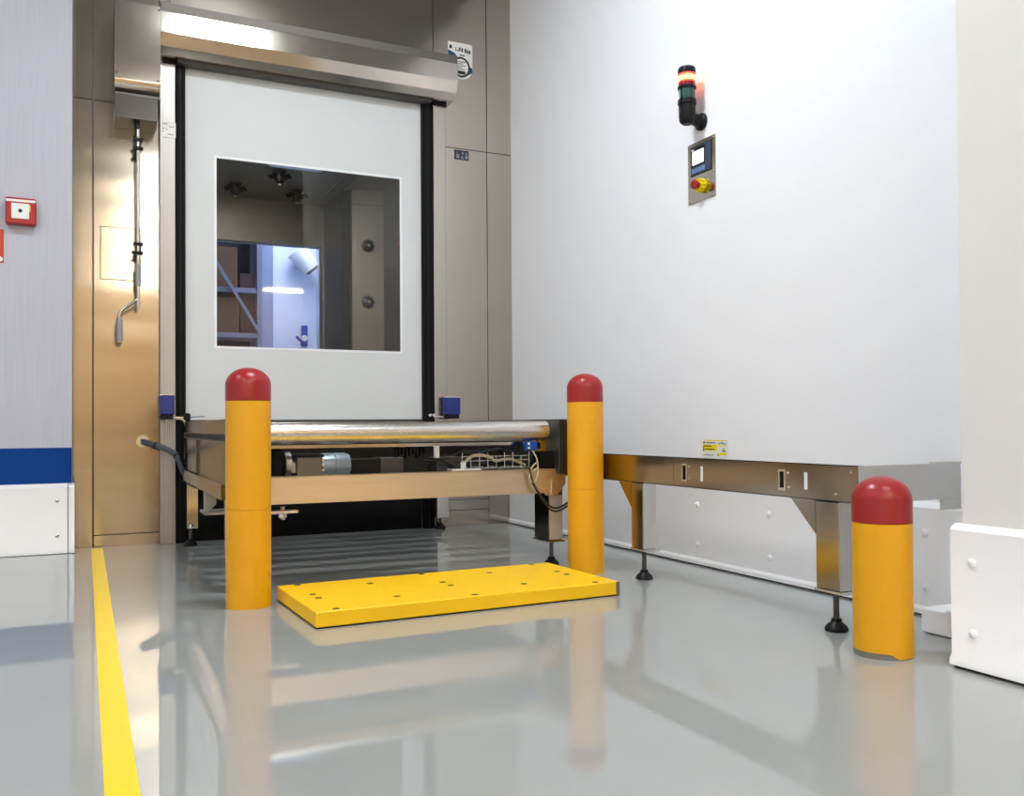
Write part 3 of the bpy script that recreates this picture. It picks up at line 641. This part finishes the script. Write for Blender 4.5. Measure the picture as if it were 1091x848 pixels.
# stickers
def sticker_poly(pts, axis, a0, a1, org): return MB().prism(pts, axis, a0, a1)
def rounded(x0, x1, z0, z1, rs, n=6):
    pts = []
    for (cx, cz, r, a0) in ((x1, z1, rs[0], 0), (x0, z1, rs[1], 90), (x0, z0, rs[2], 180), (x1, z0, rs[3], 270)):
        sx = -1 if cx == x1 else 1; sz = -1 if cz == z1 else 1
        if r == 0: pts.append((cx, cz)); continue
        for k in range(n + 1):
            a = math.radians(a0 + 90 * k / n); pts.append((cx + sx * r + r * math.cos(a), cz + sz * r + r * math.sin(a)))
    return pts
wsn = thing('round_corner_sticker', (2.90, 7.1, 3.98), 'white and blue sticker with a black ring beside the door header', 'sticker')
MB().prism(rounded(2.792, 3.018, 3.818, 4.128, (0.025, 0.008, 0.008, 0.10)), 'Y', 7.096, 7.0995).build('backing', 'white', wsn)
MB().prism([(2.793, 4.055), (2.85, 4.035), (2.885, 3.995), (2.86, 3.965), (2.793, 3.945)], 'Y', 7.0945, 7.096).build('blue_field', 'inkblue', wsn)
MB().prism([(2.978, 3.935), (3.016, 3.925), (3.016, 3.885), (2.975, 3.86)], 'Y', 7.0945, 7.096).build('blue_corner', 'inkblue', wsn)
b = MB(); n = 36
for k in range(n):
    a, c = 2 * math.pi * k / n, 2 * math.pi * (k + 1) / n
    b.prism([(2.912 + 0.082 * math.cos(a), 3.92 + 0.088 * math.sin(a)), (2.912 + 0.082 * math.cos(c), 3.92 + 0.088 * math.sin(c)), (2.912 + 0.066 * math.cos(c), 3.92 + 0.072 * math.sin(c)), (2.912 + 0.066 * math.cos(a), 3.92 + 0.072 * math.sin(a))], 'Y', 7.093, 7.0945)
b.build('ring', 'ink', wsn)
B(2.805, 2.828, 7.0945, 7.096, 4.068, 4.098).build('blue_square', 'inknavy', wsn)
b = MB()
for x0, x1, z0, z1 in ((2.86, 2.868, 4.055, 4.085), (2.872, 2.884, 4.055, 4.062), (2.888, 2.90, 4.055, 4.085), (2.904, 2.91, 4.055, 4.09), (2.915, 2.928, 4.052, 4.085), (2.945, 2.96, 4.05, 4.085), (2.965, 2.978, 4.045, 4.075), (2.983, 2.998, 4.045, 4.075), (2.90, 2.945, 4.018, 4.028), (2.872, 2.955, 3.962, 3.968), (2.868, 2.93, 3.948, 3.953), (2.868, 2.955, 3.932, 3.937), (2.868, 2.92, 3.916, 3.921), (2.872, 2.945, 3.90, 3.905), (2.88, 2.95, 3.86, 3.888)): b.box(x0, x1, 7.0935, 7.0945, z0, z1)
b.build('print', 'ink', wsn)
nl = thing('pictogram_label', (2.91, 7.1, 3.17), 'dark blue label with three pale symbols under the panel joint', 'sticker')
B(2.846, 2.978, 7.096, 7.0995, 3.125, 3.205).build('backing', 'inknavy', nl)
b = MB()
b.box(2.862, 2.890, 7.095, 7.096, 3.135, 3.170).box(2.866, 2.872, 7.095, 7.096, 3.17, 3.19)
b.prism([(2.903, 3.133), (2.932, 3.133), (2.917, 3.168)], 'Y', 7.095, 7.096).box(2.914, 2.930, 7.095, 7.096, 3.172, 3.192)
b.box(2.944, 2.968, 7.095, 7.096, 3.135, 3.165).box(2.948, 2.962, 7.095, 7.096, 3.17, 3.19)
b.build('symbols', 'inkgrey', nl)
ws = thing('warning_sticker', (XR, 4.30, 0.74), 'white and yellow warning sticker on the wall above the conveyor frame', 'sticker')
MB().prism([(4.182, 0.655), (4.421, 0.655), (4.421, 0.745), (4.41, 0.757), (4.192, 0.757), (4.182, 0.745)], 'X', XR - 0.003, XR - 0.0005).build('backing', 'white', ws)
b = MB().box(XR - 0.004, XR - 0.003, 4.285, 4.418, 0.690, 0.728).box(XR - 0.004, XR - 0.003, 4.192, 4.405, 0.750, 0.7555).box(XR - 0.004, XR - 0.003, 4.20, 4.283, 0.719, 0.726).box(XR - 0.004, XR - 0.003, 4.20, 4.283, 0.668, 0.682)
b.build('yellow_field', 'stick_yellow', ws)
b = MB()
for y0, y1, z0, z1 in ((4.40, 4.412, .733, .746), (4.335, 4.412, .716, .722), (4.405, 4.413, .686, .711), (4.305, 4.398, .698, .704), (4.215, 4.23, .700, .706), (4.205, 4.235, .688, .694), (4.265, 4.275, .662, .670), (4.405, 4.41, .664, .668)): b.box(XR - 0.005, XR - 0.004, y0, y1, z0, z1)
b.build('print', 'ink', ws)
b = MB()
for y0, y1, z0, z1 in ((4.30, 4.39, .736, .743), (4.20, 4.275, .732, .737), (4.225, 4.25, .740, .745), (4.32, 4.40, .664, .669)): b.box(XR - 0.005, XR - 0.004, y0, y1, z0, z1)
b.build('fine_print', 'inkgrey', ws)

# ================================================================== SEEN THROUGH THE DOOR WINDOW
def nozzle(loc, axis, label):
    t = thing('air_nozzle', loc, label, 'nozzle', 'air nozzles of the chamber')
    q = 0.75
    MB().lathe([(0.085 * q, 0), (0.085 * q, 0.012), (0.07 * q, 0.02), (0.06 * q, 0.02), (0.055 * q, 0.01), (0.03 * q, 0.006)], loc, axis, 28).build('flange', 'darksteel' if axis == '-Z' else 'greybox', t)
    jd = 0.13 if axis == '-Z' else 0.05
    MB().lathe([(0.055 * q, 0), (0.07 * q, 0.25 * jd), (0.072 * q, 0.6 * jd), (0.05 * q, 0.85 * jd), (0.02 * q, 0.97 * jd), (0, jd)], loc, axis, 20).build('jet', 'darksteel', t)
    MB().lathe([(0.02 * q, 0.95 * jd), (0.018 * q, 1.05 * jd), (0, 1.08 * jd)], loc, axis, 12).build('jet_tip', 'white', t)
    b = MB(); L = Vector(loc)
    for k in range(8):
        a = k * math.pi / 4; c, s = math.cos(a), math.sin(a)
        if axis == '-Z': b.cyl(L + Vector((c * .03, s * .03, -0.06)), L + Vector((c * .115, s * .115, -0.05)), 0.013, 6)
        else: b.cyl(L + Vector((c * .05, -0.02, s * .05)), L + Vector((c * .072, -0.018, s * .072)), 0.007, 6)
    b.build('clamp_tabs', 'blackm' if axis == '-Z' else 'darksteel', t); return t
nozzle((1.380, 9.42, ZCH), '-Z', 'leftmost of three round nozzles on the chamber ceiling behind the window')
nozzle((1.705, 8.80, ZCH), '-Z', 'middle nozzle on the chamber ceiling at the top window edge')
nozzle((2.010, 9.46, ZCH), '-Z', 'rightmost of three round nozzles on the chamber ceiling behind the window')
nozzle((2.685, 9.155, 2.745), '-Y', 'upper of two round nozzles on the right chamber wall behind the window')
nozzle((2.685, 9.155, 2.153), '-Y', 'lower of two round nozzles on the right chamber wall behind the window')
# rack with boxes
rk = thing('storage_rack', (1.7, 12.5, 0), 'pale blue-grey rack with a slanting brace behind the door window', 'rack')
for x in (0.62, 2.10):
    for y in (12.40, 12.95): B(x, x + 0.07, y, y + 0.07, 0, 4.2, bev=0.004).build('post', 'rack', rk)
for z in (1.30, 2.05, 2.655, 3.45): B(0.62, 2.17, 12.42, 13.0, z, z + 0.065, bev=0.004).build('shelf', 'rack', rk)
MB().tube([(1.50, 12.38, 3.155), (2.14, 12.38, 2.105)], 0.028, 4, 0).build('brace', 'rack', rk)
def carton(x0, x1, y0, y1, z0, z1, m, label):
    t = thing('cardboard_box', ((x0 + x1) / 2, (y0 + y1) / 2, z0), label, 'box', 'boxes on the rack')
    bx = B(x0, x1, y0, y1, z0, z1, bev=0.004).build('carton', m, t)
    B((x0 + x1) / 2 - .025, (x0 + x1) / 2 + .025, y0 - .001, y1 + .001, z0 + .002, z1 + .001).build('tape', m, bx)
carton(1.48, 1.86, 12.50, 12.85, 2.721, 3.27, 'card', 'brown box on the upper rack shelf behind the window')
bxl = carton(1.46, 1.88, 12.50, 12.85, 2.116, 2.60, 'card', 'brown box on the lower rack shelf behind the slanting brace')
carton(1.895, 2.09, 12.50, 12.85, 2.116, 2.62, 'carddark', 'dark purplish box on the lower rack shelf beside the pale column')
carton(1.89, 2.09, 12.50, 12.85, 2.721, 2.93, 'carddark', 'dark purplish flat box on the upper rack shelf beside the pale column')
carton(1.00, 1.42, 12.50, 12.85, 2.116, 2.62, 'card', 'brown box on the lower rack shelf hidden left of the window')
# white round unit high on the far wall
wu = thing('wall_unit', (3.08, 13.9, 3.3), 'white rounded unit high on the bright far wall behind the window', 'wall unit')
b = MB(); b.cyl((2.93, 13.80, 3.55), (3.16, 13.80, 3.28), 0.17, 28, 0.13); b.build('body', 'white', wu)
MB().cyl((3.16, 13.80, 3.28), (3.185, 13.80, 3.25), 0.10, 24).build('front_ring', 'greybox', wu)
B(2.97, 3.12, 13.9, 14.1, 3.33, 3.50, bev=0.01).build('bracket', 'white', wu)
hv = thing('blue_valve', (3.07, 14.05, 2.2), 'blue wall valve low on the bright far wall behind the window', 'valve')
B(3.055, 3.14, 14.0, 14.1, 2.11, 2.43, bev=0.01).build('back_plate', 'sensorblue2', hv)
MB().cyl((3.07, 14.0, 2.22), (3.07, 13.9, 2.22), 0.045, 18).build('dial', 'white', hv)
MB().tube([(3.05, 13.93, 2.16), (2.98, 13.92, 2.21), (2.95, 13.92, 2.25)], 0.022, 8).build('handle', 'sensorblue2', hv)
MB().tube([(3.07, 13.95, 2.12), (3.02, 13.94, 2.14)], 0.02, 8).build('spout', 'sensorblue2', hv)
